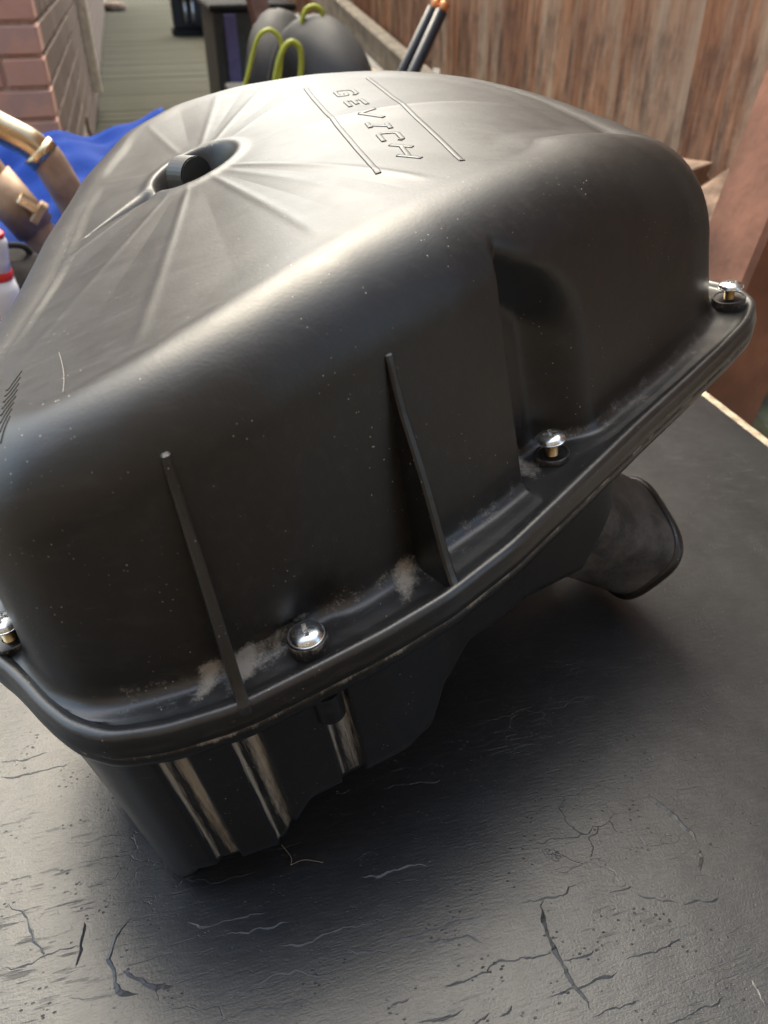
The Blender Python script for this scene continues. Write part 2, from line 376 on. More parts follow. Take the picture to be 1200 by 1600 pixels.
# --- screw bosses and screws
MAT['zinc'] = M('zinc_steel'); m_ = MAT['zinc']; v_ = m_.coord(); nn = m_.noise(v_, 250, 4)
MAT['zinc'] = m_.set(m_.mix(nn, (.62, .66, .70), (.80, .80, .76)), m_.math('ADD', m_.math('MULTIPLY', nn, .16), .16), 1.0, None, m_.bump(nn, .15, .0002))
m_ = M('brass_thread'); v_ = m_.coord(); nn = m_.noise(v_, 400, 4)
MAT['thread'] = m_.set(m_.mix(nn, (.50, .36, .16), (.72, .58, .36)), .3, 1.0)
def screw(x, y, z0, lift, tilt=(0, 0), rot=0, boss=True, r=.0073, bossr=.0082, bossh=.0012):
    g_ = empty('screw'); g_.parent = box; g_.location = (x, y, ZB + z0); g_.rotation_euler = (tilt[0], tilt[1], rot)
    # domed pan head with a cross recess
    bm = bmesh.new(); n = 96; prof_ = [(0.0, .0036)] + [(r * math.sin(R(a)) * .93, .0006 + .0030 * math.cos(R(a))) for a in (6, 11, 16, 21, 26, 31, 37, 44, 54, 66, 78, 88)] + [(r, .0007), (r, .0002), (r * .96, 0), (.0024, 0)]
    rows = []
    for (rr, z) in prof_[1:]:
        row = []
        for k in range(n):
            w = 2 * math.pi * k / n; xx, yy = rr * math.cos(w), rr * math.sin(w); zz = z
            row.append(bm.verts.new((xx, yy, zz)))
        rows.append(row)
    for a, b in zip(rows, rows[1:]):
        for k in range(n): bm.faces.new((a[k], a[(k + 1) % n], b[(k + 1) % n], b[k]))
    # top cap as fine grid polar with recess
    c = bm.verts.new((0, 0, .0012)); prev = rows[0]
    for rr in (.0010, .00055):
        row = []
        for k in range(n):
            w = 2 * math.pi * k / n; row.append(bm.verts.new((rr * math.cos(w), rr * math.sin(w), .0014)))
        for k in range(n): bm.faces.new((prev[k], prev[(k + 1) % n], row[(k + 1) % n], row[k]))
        prev = row
    for k in range(n): bm.faces.new((prev[k], prev[(k + 1) % n], c))
    for v in bm.verts:   # cross slot
        w = math.atan2(v.co.y, v.co.x); rr = math.hypot(v.co.x, v.co.y); dd = min(abs(v.co.x), abs(v.co.y))
        if v.co.z > .0013 and rr < .0033 and rr > .0004:
            full = .0006 + .0030 * math.sqrt(max(0, 1 - (rr / (r * .93)) ** 2))
            v.co.z = full if dd > .00085 else full - .0020
        v.co.z += lift
    hd = bm_obj('head', bm, MAT['zinc'], g_, smooth=True)
    try: hd.data.set_sharp_from_angle(angle=R(40))
    except Exception: pass
    # threaded shank
    pr = []
    zz = -.010
    while zz < lift + .0005:
        pr += [(.00245, zz), (.0030, zz + .0005)]; zz += .0010
    v, f = lathe(pr, 20); mesh_obj('thread', v, f, MAT['thread'], g_, smooth=False)
    if boss:
        v, f = lathe([(bossr, -.006), (bossr, bossh - .0003), (bossr - .0004, bossh), (bossr - .0012, bossh), (bossr - .0016, bossh - .0005), (.0035, bossh - .0005), (.0031, bossh - .002)], 40)
        v = [(a, b, c_) for a, b, c_ in v]; v = np.array(v) + np.array([x, y, z0 + ZB])
        o = mesh_obj('screw_boss', v, f, MAT['lid'], lid, smooth=False)
        dd = np.zeros(len(v)); dd[40:80] = .55; set_dust(o, dd)
    return g_
screw(-.0012, .0040, .0040, .0015, (.05, .02), .3, bossr=.0080, bossh=.0014)
screw(.1085, .1090, .0012, .0086, (.02, -.03), .1)
screw(.2335, .2410, .0035, .0072, (-.03, .04), .0, bossr=.0095, bossh=.0016)
screw(-.1300, .0250, .0022, .0085, (.05, .10), .5, bossr=.0085)

# --- lettering and lines moulded on the lid top
from mathutils.bvhtree import BVHTree
lid_bvh = BVHTree.FromPolygons([tuple(p) for p in V], [tuple(p.vertices) for p in lid.data.polygons])
def surf(x, y):
    o = np.zeros(len(x))
    for i in range(len(x)):
        hit_ = lid_bvh.ray_cast(Vector((x[i], y[i], .3)), Vector((0, 0, -1)))[0]; o[i] = hit_.z if hit_ else 0.
    return o
def strip_on_top(pts, w, h, name, closed=False, step=.002):
    P = [np.array(p, float) for p in pts]; path = []
    for a, b in zip(P, P[1:]):
        n = max(1, int(np.linalg.norm(b - a) / step))
        for k in range(n): path.append(a + (b - a) * k / n)
    path.append(P[-1]); path = np.array(path); m = len(path)
    t = np.gradient(path, axis=0); t /= np.linalg.norm(t, axis=1)[:, None]; nn = np.stack([-t[:, 1], t[:, 0]], 1)
    v = []; f = []
    prof_ = [(-.5, -.0006), (-.5, h * .5), (-.36, h), (.36, h), (.5, h * .5), (.5, -.0006)]
    for (o, z) in prof_:
        q_ = path + nn * (o * w); zt = surf(q_[:, 0], q_[:, 1]) + z; v.append(np.concatenate([q_, zt[:, None]], 1))
    V_ = np.stack(v, 1).reshape(-1, 3); k_ = len(prof_)
    for i in range(m - 1):
        for j in range(k_ - 1): f.append((i * k_ + j, i * k_ + j + 1, (i + 1) * k_ + j + 1, (i + 1) * k_ + j))
    f.append(tuple(range(k_))); f.append(tuple(reversed([(m - 1) * k_ + j for j in range(k_)])))
    return V_, f
def top_line(a, b, w=.0028):
    V_, f = strip_on_top([a, b], w, .00040, 'x'); mesh_obj('raised_line', loc(V_), f, MAT['lid'], lid, smooth=True)
top_line((.0014, .3346), (.0461, .1457)); top_line((.0393, .3455), (.0819, .1547))
GL = {'G': [[(.95, .8), (.75, 1), (.15, 1), (0, .8), (0, .15), (.15, 0), (.9, 0), (.9, .45), (.55, .45)]], 'E': [[(.95, 1), (.0, 1), (0, 0), (.95, 0)], [(0, .5), (.7, .5)]],
      'V': [[(0, 1), (.38, 0)], [(.38, 0), (.95, 1)]], 'I': [[(.1, 0), (.9, 0)], [(.5, 0), (.5, 1)], [(.1, 1), (.9, 1)]], 'C': [[(.95, .8), (.8, 1), (.1, 1), (0, .85), (0, .12), (.12, 0), (.95, 0)]],
      'H': [[(0, 0), (0, 1)], [(1, 0), (1, 1)], [(0, .5), (1, .5)]]}
def letter(ch, o, du, dv_, su, sv, w=.0026):
    Vs = []; Fs = []; off = 0
    for st in GL[ch]:
        pts = [np.array(o) + du * su * a + dv_ * sv * b for a, b in st]
        V_, f = strip_on_top(pts, w, .00042, 'x', step=.0012); Vs.append(V_); Fs += [tuple(i + off for i in q_) for q_ in f]; off += len(V_)
    mesh_obj('letter', loc(np.concatenate(Vs)), Fs, MAT['lid'], lid, smooth=True)
for ch, o, e_u, e_v in (('G', (.0196, .3171), (.0041, -.0176), (.0108, -.0023)), ('E', (.0272, .2852), (.0040, -.0158), (.0091, -.0008)), ('V', (.0344, .2553), (.0046, -.0177), (.0102, -.0021)),
                      ('I', (.0401, .2309), (.0024, -.0117), (.0100, -.0063)), ('C', (.0456, .2074), (.0033, -.0149), (.0092, -.0014)), ('H', (.0513, .1862), (.0032, -.0180), (.0104, -.0068))):
    letter(ch, o, np.array(e_u), np.array(e_v), 1., 1.)
for i in range(8):    # row of fine moulded bars at the left end of the lid
    V_, f = strip_on_top([(-.0943 + .00166 * i, .0628 - .0056 * i), (-.0950 + .00178 * i, .0493 - .0054 * i)], .0008, .0004, 'x', step=.0015); mesh_obj('raised_bar', loc(V_), f, MAT['lid'], lid, smooth=False)
# --- tab standing in the cavity
bm = bmesh.new(); prf = [(-.0105, -.03)] + [(-.0005 + .010 * math.cos(R(180 - a)), .0102 * math.sin(R(a)) ** .9) for a in range(0, 181, 12)] + [(.0095, -.03)]
dt = .0065; A1 = np.array([.75, -.66]); A2 = np.array([.66, .75]); cb = CV + np.array([-.002, -.004]); zc = float(ztop(cb[:1], cb[1:], False)[0]) - .003
rows = []
for s in (-dt, dt):
    rows.append([bm.verts.new((*(cb + A1 * s * (1 if s > 0 else 1.15) + A2 * a), zc + b + ZB)) for a, b in prf])
for k in range(len(prf) - 1): bm.faces.new((rows[0][k], rows[0][k + 1], rows[1][k + 1], rows[1][k]))
bm.faces.new(rows[0]); bm.faces.new(rows[1][::-1])
bmesh.ops.bevel(bm, geom=[e for e in bm.edges], offset=.0006, segments=2, affect='EDGES')
ct = bm_obj('cavity_tab', bm, MAT['lid'], lid, smooth=True)
ct.data.set_sharp_from_angle(angle=R(50))

# --- small half-round boss under the front screw
v, f = lathe([(.0062, -.030), (.0062, -.0165)], 28)
v = np.array(v) + np.array([.0015, -.0045, ZB]); mesh_obj('screw_post', v, f, MAT['case'], lower, smooth=False)

# --- inlet tube: oblong section, lofted from the case to its mouth near the bench
def superell(a, b, n, e=3.2):
    out = []
    for k in range(n):
        w = 2 * math.pi * k / n; c, s = math.cos(w), math.sin(w)
        out.append((a * abs(c) ** (2 / e) * (1 if c > 0 else -1), b * abs(s) ** (2 / e) * (1 if s > 0 else -1)))
    return out
def tube_at(c0, c1, updir, sections, mat, name, parent, n=64):
    c0, c1 = Vector(c0), Vector(c1); ax = (c1 - c0).normalized(); L_ = (c1 - c0).length; u = Vector(updir); u = (u - ax * u.dot(ax)).normalized(); w = ax.cross(u)
    V_ = []; F_ = []
    for (t, a, b) in sections:
        c = c0 + ax * (L_ * t)
        for (p, q_) in superell(a, b, n): V_.append(c + w * p + u * q_)
    m = len(sections)
    for i in range(m - 1):
        for k in range(n): F_.append((i * n + k, i * n + (k + 1) % n, (i + 1) * n + (k + 1) % n, (i + 1) * n + k))
    return mesh_obj(name, V_, F_, mat, parent)
cs0, cs1 = (.106, .172, -.074 + ZB), (.1715, .2040, -.1395 + ZB)
sec = [(0, .034, .034), (.25, .035, .032), (.5, .036, .030), (.8, .037, .0305), (.95, .0375, .030), (1.0, .0375, .030), (1.0, .0345, .027), (.6, .033, .024)]
tb_ = tube_at(cs0, cs1, (.55, -.1, .83), sec, MAT['rubber'], 'inlet_tube', box, 72); tag(tb_, 'oblong dusty grey rubber inlet tube with rolled lip')
lp_ = [(.93 + .045 * (1 - math.cos(a)), .0365 + .0035 * math.sin(a), .029 + .0035 * math.sin(a)) for a in [math.pi * k / 10 for k in range(11)]]
tube_at(cs0, cs1, (.55, -.1, .83), lp_, plastic('lip_rubber', base=(.010, .010, .010), rough=.45), 'lip', tb_, 72)

# ------------------------------------------------------------------ bench
CA_ = R(-15.5); DV = Vector((math.sin(CA_), math.cos(CA_), 0)); PV = Vector((math.cos(CA_), -math.sin(CA_), 0))
def W3(lat, along, z): return PV * lat + DV * along + Vector((0, 0, z))
RZc = 0.2705260340591211      # corridor axes turned by +15.5 degrees about z
G0 = -.42
m = M('bench_vinyl'); v = m.coord('Object', (1, 1, 1), (0, 0, 0))
vw = m.coord('Object', (1, 1, 1), (0, 0, R(-12)))
n1 = m.noise(v, 6, 5, .6); n2 = m.noise(v, 60, 6, .65); n3 = m.noise(v, 900, 3)
rows_ = m.coord('Object', (60, 420, 60), (0, 0, R(-9)))
pit = m.ramp(m.noise(rows_, 1.0, 3, .55), [(.30, 1), (.40, 0)])
pit = m.math('MULTIPLY', pit, m.math('MULTIPLY', m.ramp(m.noise(v, 7, 4), [(.50, 0), (.62, 1)]), .6))
pit2 = m.math('MULTIPLY', m.ramp(m.voro(m.coord('Object', (1, 1.7, 1), (0, 0, R(20))), 260, 'F1', 0), [(.12, 1), (.22, 0)]), m.ramp(m.noise(v, 55, 3), [(.52, 0), (.62, 1)]))
# net of fine cracks
wv = m.coord('Object', (22, 60, 22), (0, 0, R(-11))); wd = m.noise(v, 40, 4)
vm = m.n.new('ShaderNodeVectorMath'); vm.operation = 'ADD'; m.l.new(wv, vm.inputs[0])
vs_ = m.n.new('ShaderNodeVectorMath'); vs_.operation = 'SCALE'; m.l.new(m.n.new('ShaderNodeTexNoise').outputs['Color'], vs_.inputs[0])
tn = vs_.inputs[0].links[0].from_node; m.l.new(v, tn.inputs['Vector']); tn.inputs['Scale'].default_value = 45; tn.inputs['Detail'].default_value = 5
vs_.inputs['Scale'].default_value = 1.1; m.l.new(vs_.outputs[0], vm.inputs[1])
ed = m.voro(vm.outputs[0], 1.0, 'DISTANCE_TO_EDGE', 0)
ck = m.math('MULTIPLY', m.ramp(ed, [(.0, .8), (.012, 0)]), m.ramp(m.noise(v, 13, 4, .6), [(.55, 0), (.68, .8)]))
fib = m.ramp(m.noise(m.coord('Object', (90, 700, 90), (0, 0, R(64))), 1, 3, .6), [(.45, 0), (.75, 1)])
wea = m.n.new('ShaderNodeTexWave'); m.l.new(m.coord('Object', (1, 1, 1), (0, 0, R(-75))), wea.inputs[0]); wea.inputs['Scale'].default_value = 95; wea.inputs['Distortion'].default_value = 3; wea.inputs['Detail'].default_value = 2; wea.inputs['Detail Scale'].default_value = 2
col = m.mix(n2, (.010, .0115, .014), (.017, .019, .022))
col = m.mix(m.math('MULTIPLY', fib, .35), col, (.045, .045, .046))
col = m.mix(m.math('MULTIPLY', m.math('MAXIMUM', pit, pit2), .5), col, (.010, .010, .010))
col = m.mix(m.math('MULTIPLY', ck, .7), col, (.008, .008, .008))
rg = m.math('ADD', m.math('MULTIPLY', n1, .12), .25); rg = m.math('ADD', rg, m.math('MULTIPLY', n2, .10)); rg = m.math('ADD', rg, m.math('MULTIPLY', m.math('MAXIMUM', pit, pit2), .35))
h = m.math('SUBTRACT', m.math('MULTIPLY', m.math('MULTIPLY', wea.outputs['Fac'], n2), .05), m.math('ADD', m.math('MULTIPLY', m.math('MAXIMUM', pit, pit2), .8), m.math('MULTIPLY', ck, 1.0)))
b = m.bump(m.noise(v, 9, 3), .35, .004); b = m.bump(n2, .25, .0008, b); b = m.bump(h, .55, .0005, b); b = m.bump(n3, .45, .0002, b); b = m.bump(m.noise(m.coord('Object', (120, 900, 100), (0, 0, R(-12))), 1, 4, .7), .35, .0003, b)
MAT['vinyl'] = m.set(col, rg, 0, .50, b)
m = M('worn_board'); v = m.coord(); n = m.noise(v, 70, 6, .7); MAT['board'] = m.set(m.mix(m.ramp(n, [(.35, 0), (.65, 1)]), (.22, .17, .11), (.55, .48, .36)), .75, 0, .3, m.bump(n, .6, .001))
MAT['leg'] = simple('bench_leg_wood', (.16, .12, .08), .75)
bench = empty('bench', tuple(W3(.09, .3, G0)), RZc); tag(bench, 'low bench covered in cracked black vinyl sheet that carries the airbox', 'bench')
bl = lambda la, al, z: (la - .09, al - .3, z - G0)
bmx = bmesh.new(); X0, X1, Y0, Y1, rc = -.31, .482, -.25, .78, .03
prof_ = []
def rrect(x0, x1, y0, y1, r, n=8):
    o = []
    for cx, cy, a0 in ((x1 - r, y0 + r, -90), (x1 - r, y1 - r, 0), (x0 + r, y1 - r, 90), (x0 + r, y0 + r, 180)):
        for k in range(n + 1): a = R(a0 + 90 * k / n); o.append((cx + r * math.cos(a), cy + r * math.sin(a)))
    return o
def slab(name, x0, x1, y0, y1, r, z0, z1, bev, mat, parent):
    bm = bmesh.new(); rows = []
    for ins, z in ((0, z0), (0, z1 - bev), (bev * .3, z1 - bev * .3), (bev, z1)):
        rows.append([bm.verts.new(bl(x, y, z)) for x, y in rrect(x0 + ins, x1 - ins, y0 + ins, y1 - ins, r - ins * .9)])
    for a, b_ in zip(rows, rows[1:]):
        for k in range(len(a)): bm.faces.new((a[k], a[(k + 1) % len(a)], b_[(k + 1) % len(a)], b_[k]))
    bm.faces.new(rows[-1]); bm.faces.new(rows[0][::-1])
    return bm_obj(name, bm, mat, parent)
cover = slab('vinyl_cover', X0, X1, Y0, Y1, .03, -.0026, 0, .0012, MAT['vinyl'], bench)
slab('top_board', X0 - .013, X1 + .013, Y0 - .013, Y1 + .013, .034, -.036, -.0026, .003, MAT['board'], bench)
for la in (-.25, .43):
    for al in (-.18, .72): bm_obj('leg', box_bm(.05, .05, .383, .004, bl(la, al, -.2285)), MAT['leg'], bench)
for al in (-.18, .72): bm_obj('apron', box_bm(.62, .022, .07, .003, bl(.09, al, -.0725)), MAT['leg'], bench)
CRK = [[(-0.2024, 0.2604), (-0.1927, 0.2616), (-0.1836, 0.2644), (-0.175, 0.2672), (-0.1685, 0.2705)], [(-0.2063, 0.2705), (-0.1946, 0.2713), (-0.1816, 0.2767)], [(-0.1142, 0.186), (-0.1172, 0.1811), (-0.1188, 0.1744), (-0.1191, 0.1684), (-0.1154, 0.1639), (-0.1137, 0.1587), (-0.1075, 0.1549), (-0.1028, 0.1542)], [(-0.1126, 0.1639), (-0.108, 0.1621), (-0.0997, 0.1582), (-0.0887, 0.1572)], [(-0.1329, 0.1647), (-0.1338, 0.1738), (-0.1348, 0.1845)], [(0.1364, 0.2507), (0.1433, 0.2425), (0.1494, 0.2324), (0.1539, 0.2227)], [(0.1535, 0.2193), (0.1529, 0.2137), (0.1499, 0.2082)], [(0.074, 0.1948), (0.0728, 0.186), (0.0733, 0.1783), (0.0759, 0.1706), (0.0817, 0.1562), (0.0858, 0.1475)], [(-0.0887, 0.1845), (-0.0775, 0.1828), (-0.0637, 0.1868), (-0.0524, 0.1889)], [(-0.071, 0.1785), (-0.0572, 0.1817), (-0.0418, 0.1845)], [(-0.0464, 0.1738), (-0.0352, 0.1749), (-0.0228, 0.1802), (-0.0052, 0.1845)], [(-0.0157, 0.1722), (-0.0084, 0.1716), (0.0034, 0.1744)], [(-0.0786, 0.1512), (-0.0671, 0.1544), (-0.058, 0.1562), (-0.0491, 0.1613), (-0.0379, 0.1642), (-0.0273, 0.1613), (-0.0164, 0.1608)], [(-0.0655, 0.1447), (-0.053, 0.1488), (-0.0399, 0.1505), (-0.0293, 0.151)], [(-0.165, 0.1644), (-0.152, 0.1665), (-0.1465, 0.1706), (-0.1321, 0.1738)], [(-0.1733, 0.1933), (-0.1599, 0.1845), (-0.1502, 0.1733), (-0.1464, 0.1679)], [(0.0243, 0.1572), (0.0354, 0.16), (0.0464, 0.166), (0.0598, 0.1692), (0.0741, 0.1714)], [(0.077, 0.1673), (0.0848, 0.1692), (0.0919, 0.1722)], [(0.0676, 0.1524), (0.0824, 0.157), (0.0899, 0.1605), (0.1001, 0.1631)], [(0.104, 0.1681), (0.1145, 0.1711), (0.1237, 0.1738), (0.1312, 0.1772)], [(0.0131, 0.1435), (0.0236, 0.1451), (0.0331, 0.1483)], [(0.0852, 0.1447), (0.0941, 0.149), (0.1067, 0.1517)], [(0.1143, 0.1428), (0.1265, 0.1468), (0.1353, 0.1495), (0.1432, 0.1532)], [(0.0, 0.1741), (0.0113, 0.1777), (0.0258, 0.1822), (0.047, 0.1874)], [(0.0183, 0.1755), (0.0283, 0.1766), (0.037, 0.1788), (0.0437, 0.1747)], [(0.0622, 0.1927), (0.0738, 0.1957), (0.0829, 0.197), (0.0908, 0.2025)], [(0.1039, 0.1979), (0.115, 0.201), (0.1211, 0.1957), (0.1351, 0.1933)], [(0.0365, 0.1428), (0.0435, 0.1471)], [(0.0473, 0.1456), (0.0531, 0.15)], [(0.0027, 0.15), (0.0107, 0.1524)], [(0.1565, 0.16), (0.1577, 0.1524), (0.1594, 0.15)], [(0.1363, 0.1921), (0.1471, 0.1939), (0.1551, 0.1957)], [(-0.0921, 0.2137), (-0.077, 0.2153), (-0.0559, 0.2193), (-0.0375, 0.2227)], [(-0.0934, 0.205), (-0.0809, 0.2025), (-0.0608, 0.2088)], [(-0.0121, 0.2056), (0.003, 0.2088), (0.0246, 0.2137)], [(-0.0033, 0.2546), (0.0134, 0.2565), (0.0303, 0.2593)]]
def crack_mesh(poly, w=.0011, h=.00028):
    P = [np.array(p) for p in poly]; path = []
    for a, b_ in zip(P, P[1:]):
        L_ = np.linalg.norm(b_ - a); n = max(2, int(L_ / .0016)); d = (b_ - a) / L_; nn = np.array([-d[1], d[0]]); off = 0
        for k in range(n):
            off = off * .8 + rng.normal(0, .0004); path.append(a + (b_ - a) * k / n + nn * off * min(1, k / 2, (n - k) / 2))
    path.append(P[-1]); path = np.array(path); m_ = len(path); t = np.gradient(path, axis=0); t /= np.linalg.norm(t, axis=1)[:, None] + 1e-9; nn = np.stack([-t[:, 1], t[:, 0]], 1)
    s = np.linspace(0, 1, m_); env = np.minimum(1, np.minimum(s, 1 - s) * 7) * (.55 + .45 * np.abs(np.convolve(rng.normal(0, 1, m_ + 4), np.ones(5) / 2.2, 'valid')))
    V_ = []
    for o, z in ((-1.6, -.06), (-.25, 1.0), (.15, .85), (.3, -.08)):
        q_ = path + nn * (o * w * np.maximum(env, .15))[:, None]; V_.append(np.concatenate([q_, (z * h * env + (.00002))[:, None]], 1))
    V_ = np.stack(V_, 1).reshape(-1, 3); F_ = [(i * 4 + j, i * 4 + j + 1, i * 4 + j + 5, i * 4 + j + 4) for i in range(m_ - 1) for j in range(3)]
    return V_, F_
Vs = []; Fs = []; off = 0; inv = Matrix.Rotation(-RZc, 3, 'Z')
big_ = {2, 3, 4, 5, 6, 7}
for i, c in enumerate(CRK):
    V_, F_ = crack_mesh(c, .0012 if i in big_ else .00055, .00065 if i in big_ else .00022); Vs.append(V_); Fs += [tuple(k + off for k in f) for f in F_]; off += len(V_)
Vs = np.concatenate(Vs); Vl = [tuple(inv @ (Vector(p) - bench.location)) for p in Vs]
cr = mesh_obj('crack_lip', Vl, Fs, MAT['vinyl'], cover, smooth=False); tag(cr, kind='stuff')
# hairs
MAT['hair'] = simple('pale_hair', (.30, .27, .23), .5, 0, .1)
def hair(pts, r, label, name='hair'):
    v, f = tube(spline(pts, 8), r, 5); c = Vector(v[0]); o = mesh_obj(name, [Vector(q) - c for q in v], f, MAT['hair'], None); o.location = c; return tag(o, label, 'hair', 'stray hairs and fibres')
hair([(-0.0418, 0.2045, 0.086), (-0.0511, 0.2005, 0.091), (-0.0602, 0.1975, 0.0915), (-0.0674, 0.1957, 0.0852), (-0.0691, 0.1959, 0.0738), (-0.0659, 0.1975, 0.0607), (-0.0578, 0.2004, 0.0509), (-0.0503, 0.2020, 0.0446)], .00012, 'fine curved pale hair stuck to the lower case between two dusty grooves')
hair([(-0.0499, 0.2216, 0.0008), (-0.0446, 0.215, 0.0007), (-0.0445, 0.2111, 0.0007)], .00012, 'tiny bent hair lying on the bench just below the case')
hair([(-0.0445, 0.2111, 0.0007), (-0.0383, 0.2137, 0.0007), (-0.0291, 0.2124, 0.0007)], .00012, 'short nearly straight hair on the bench right of the bent one')
hair([(-0.1213, 0.2771, 0.2339), (-0.1143, 0.2612, 0.2358), (-0.1094, 0.2484, 0.2370), (-0.1063, 0.2381, 0.2374)], .00009, 'pale curved fibre lying on the left part of the airbox lid')

gm = simple('garden_ground', (.10, .085, .065), .95, 0, .4, 9, .6, .01)
g_ = mesh_obj('ground', [(-120, -120, G0 - .03), (120, -120, G0 - .03), (120, 120, G0 - .03), (-120, 120, G0 - .03)], [(0, 1, 2, 3)], gm, None, False); tag(g_, kind='structure')
# ---- deck path of cross boards
m = M('deck_wood'); v = m.coord('Object', (3, 60, 20)); n = m.noise(v, 2, 5, .6); r_ = m.objrand(); n2 = m.noise(m.coord(), 6, 4)
c = m.mix(m.ramp(n, [(.3, 0), (.7, 1)]), (.046, .044, .030), (.08, .076, .054)); c = m.mix(m.math('MULTIPLY', r_, .5), c, (.035, .035, .025)); c = m.mix(m.math('MULTIPLY', n2, .4), c, (.085, .08, .058))
MAT['deck'] = m.set(c, .95, 0, .08, m.bump(n, .4, .002))
deck = empty('deck', tuple(W3(.265, 1.0, G0)), RZc); tag(deck, kind='structure')
bm = box_bm(.97, .136, .03, .004, (0, 0, -.015)); b0 = bm_obj('deck_board', bm, MAT['deck'], deck); 
for i in range(105):
    b = b0 if i == 0 else b0.copy()
    if i: COL.objects.link(b); b.parent = deck
    b.location = (random.uniform(-.004, .004), i * .142, random.uniform(-.002, .002)); b.rotation_euler = (0, random.uniform(-.002, .002), random.uniform(-.004, .004))
# ---- brick wall corner on the left
m = M('brick_clay'); v = m.coord(); n = m.noise(v, 22, 5, .6); r_ = m.objrand(); n2 = m.noise(v, 9, 3)
c = m.mix(r_, (.42, .155, .095), (.50, .235, .155)); c = m.mix(m.math('MULTIPLY', m.ramp(n, [(.4, 0), (.7, 1)]), .5), c, (.55, .30, .22))
c = m.mix(m.math('MULTIPLY', m.ramp(n2, [(.52, 0), (.62, 1)]), m.ramp(r_, [(.4, 0), (.6, .7)])), c, (.17, .13, .14))
MAT['brick'] = m.set(m.mix(.5, c, (.80, .52, .42)), .9, 0, .2, m.bump(m.noise(v, 120, 4), .5, .002))
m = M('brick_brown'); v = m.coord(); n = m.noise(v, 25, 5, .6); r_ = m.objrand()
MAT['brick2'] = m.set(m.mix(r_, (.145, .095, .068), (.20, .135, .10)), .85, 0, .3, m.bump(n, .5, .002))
MAT['mortar'] = simple('mortar', (.60, .45, .35), .95, 0, .2, 60, .5, .002)
bw = empty('brick_wall', tuple(W3(-.22, 2.55, G0)), RZc); tag(bw, 'red brick house corner beside the left side of the deck path', 'wall')
bm = box_bm(1.2, .20, 2.4, 0, (-.612, .112, 1.2)); core = bm_obj('mortar_bed', bm, MAT['mortar'], bw)
bm = box_bm(.20, 11.5, 2.4, 0, (-.112, 5.97, 1.2)); core = bm_obj('mortar_bed', bm, MAT['mortar'], bw)
str_ = bm_obj('brick', box_bm(.215, .100, .065, .004, jit=.0008), MAT['brick'], bw); hdr = bm_obj('brick', box_bm(.1025, .100, .065, .004, jit=.0008), MAT['brick'], bw)
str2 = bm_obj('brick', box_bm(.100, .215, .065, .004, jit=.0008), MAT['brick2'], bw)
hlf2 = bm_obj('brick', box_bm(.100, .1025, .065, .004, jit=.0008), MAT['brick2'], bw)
used = {id(str_): 0, id(hdr): 0, id(str2): 0, id(hlf2): 0}
def put(o, p):
    if used[id(o)] == 0: q_ = o; used[id(o)] = 1
    else: q_ = o.copy(); COL.objects.link(q_); q_.parent = bw
    q_.location = p; q_.rotation_euler = (random.uniform(-.006, .006), random.uniform(-.006, .006), random.uniform(-.008, .008))
for k in range(2, 16):
    z = .033 + k * .075 + .004
    x = 0
    if k % 2 == 0: put(hdr, (-.0515, .050, z)); x = -.1125
    for j in range(4): put(str_, (x - .1075 - j * .225, .050, z))
    y = .1125 if k % 2 == 0 else .1125
    if k % 2 == 0: put(hlf2, (-.050, .11 + .05125, z))
    for j in range(6): put(str2, (-.050, .11 + .1075 + (.1125 if k % 2 == 0 else 0) + j * .225, z))
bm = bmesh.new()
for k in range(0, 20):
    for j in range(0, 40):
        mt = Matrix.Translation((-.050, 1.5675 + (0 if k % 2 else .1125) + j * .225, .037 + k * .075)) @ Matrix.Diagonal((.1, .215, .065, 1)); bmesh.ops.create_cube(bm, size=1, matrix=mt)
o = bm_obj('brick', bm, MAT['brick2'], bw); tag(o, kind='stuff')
MAT['batten'] = simple('pale_timber', (.80, .66, .46), .7, 0, .25)
bt = bm_obj('timber_batten', box_bm(.05, .06, .95, .004, (0, 0, .475)), MAT['batten'], None, loc=tuple(W3(-.198, 5.05, G0 + .10))); bt.rotation_euler = (0, 0, RZc); tag(bt, 'narrow pale upright timber batten against the dark brick side wall', 'batten')
# ---- unseen house wall added behind the viewer to shade the lid front
m = M('unseen_house_brick'); bt_ = m.n.new('ShaderNodeTexBrick'); m.l.new(m.coord('Object', (1, 1, 1), (R(90), 0, 0)), bt_.inputs[0]); bt_.inputs['Scale'].default_value = 1; bt_.inputs['Brick Width'].default_value = .225; bt_.inputs['Row Height'].default_value = .075; bt_.inputs['Mortar Size'].default_value = .006
bt_.inputs['Color1'].default_value = (.13, .095, .07, 1); bt_.inputs['Color2'].default_value = (.10, .07, .05, 1); bt_.inputs['Mortar'].default_value = (.22, .19, .15, 1)
hm = m.set(bt_.outputs[0], .85, 0, .3)
hw = empty('house', tuple(W3(0, -1.15, G0)), RZc); tag(hw, 'unseen two storey red brick house wall with a window, added behind the viewer to shade the lid', 'house')
for x0, x1, z0, z1 in ((-6, 1.4, 0, 1.2), (-6, 1.4, 2.3, 5.4), (-6, -1.6, 1.2, 2.3), (-.3, 1.4, 1.2, 2.3)): bm_obj('wall', box_bm(x1 - x0, .3, z1 - z0, 0, ((x0 + x1) / 2, -.15, (z0 + z1) / 2)), hm, hw)
wf = bm_obj('window', box_bm(1.3, .02, 1.1, 0, (-.95, -.12, 1.75)), simple('window_glass', (.02, .025, .03), .05, 0, .1), hw)
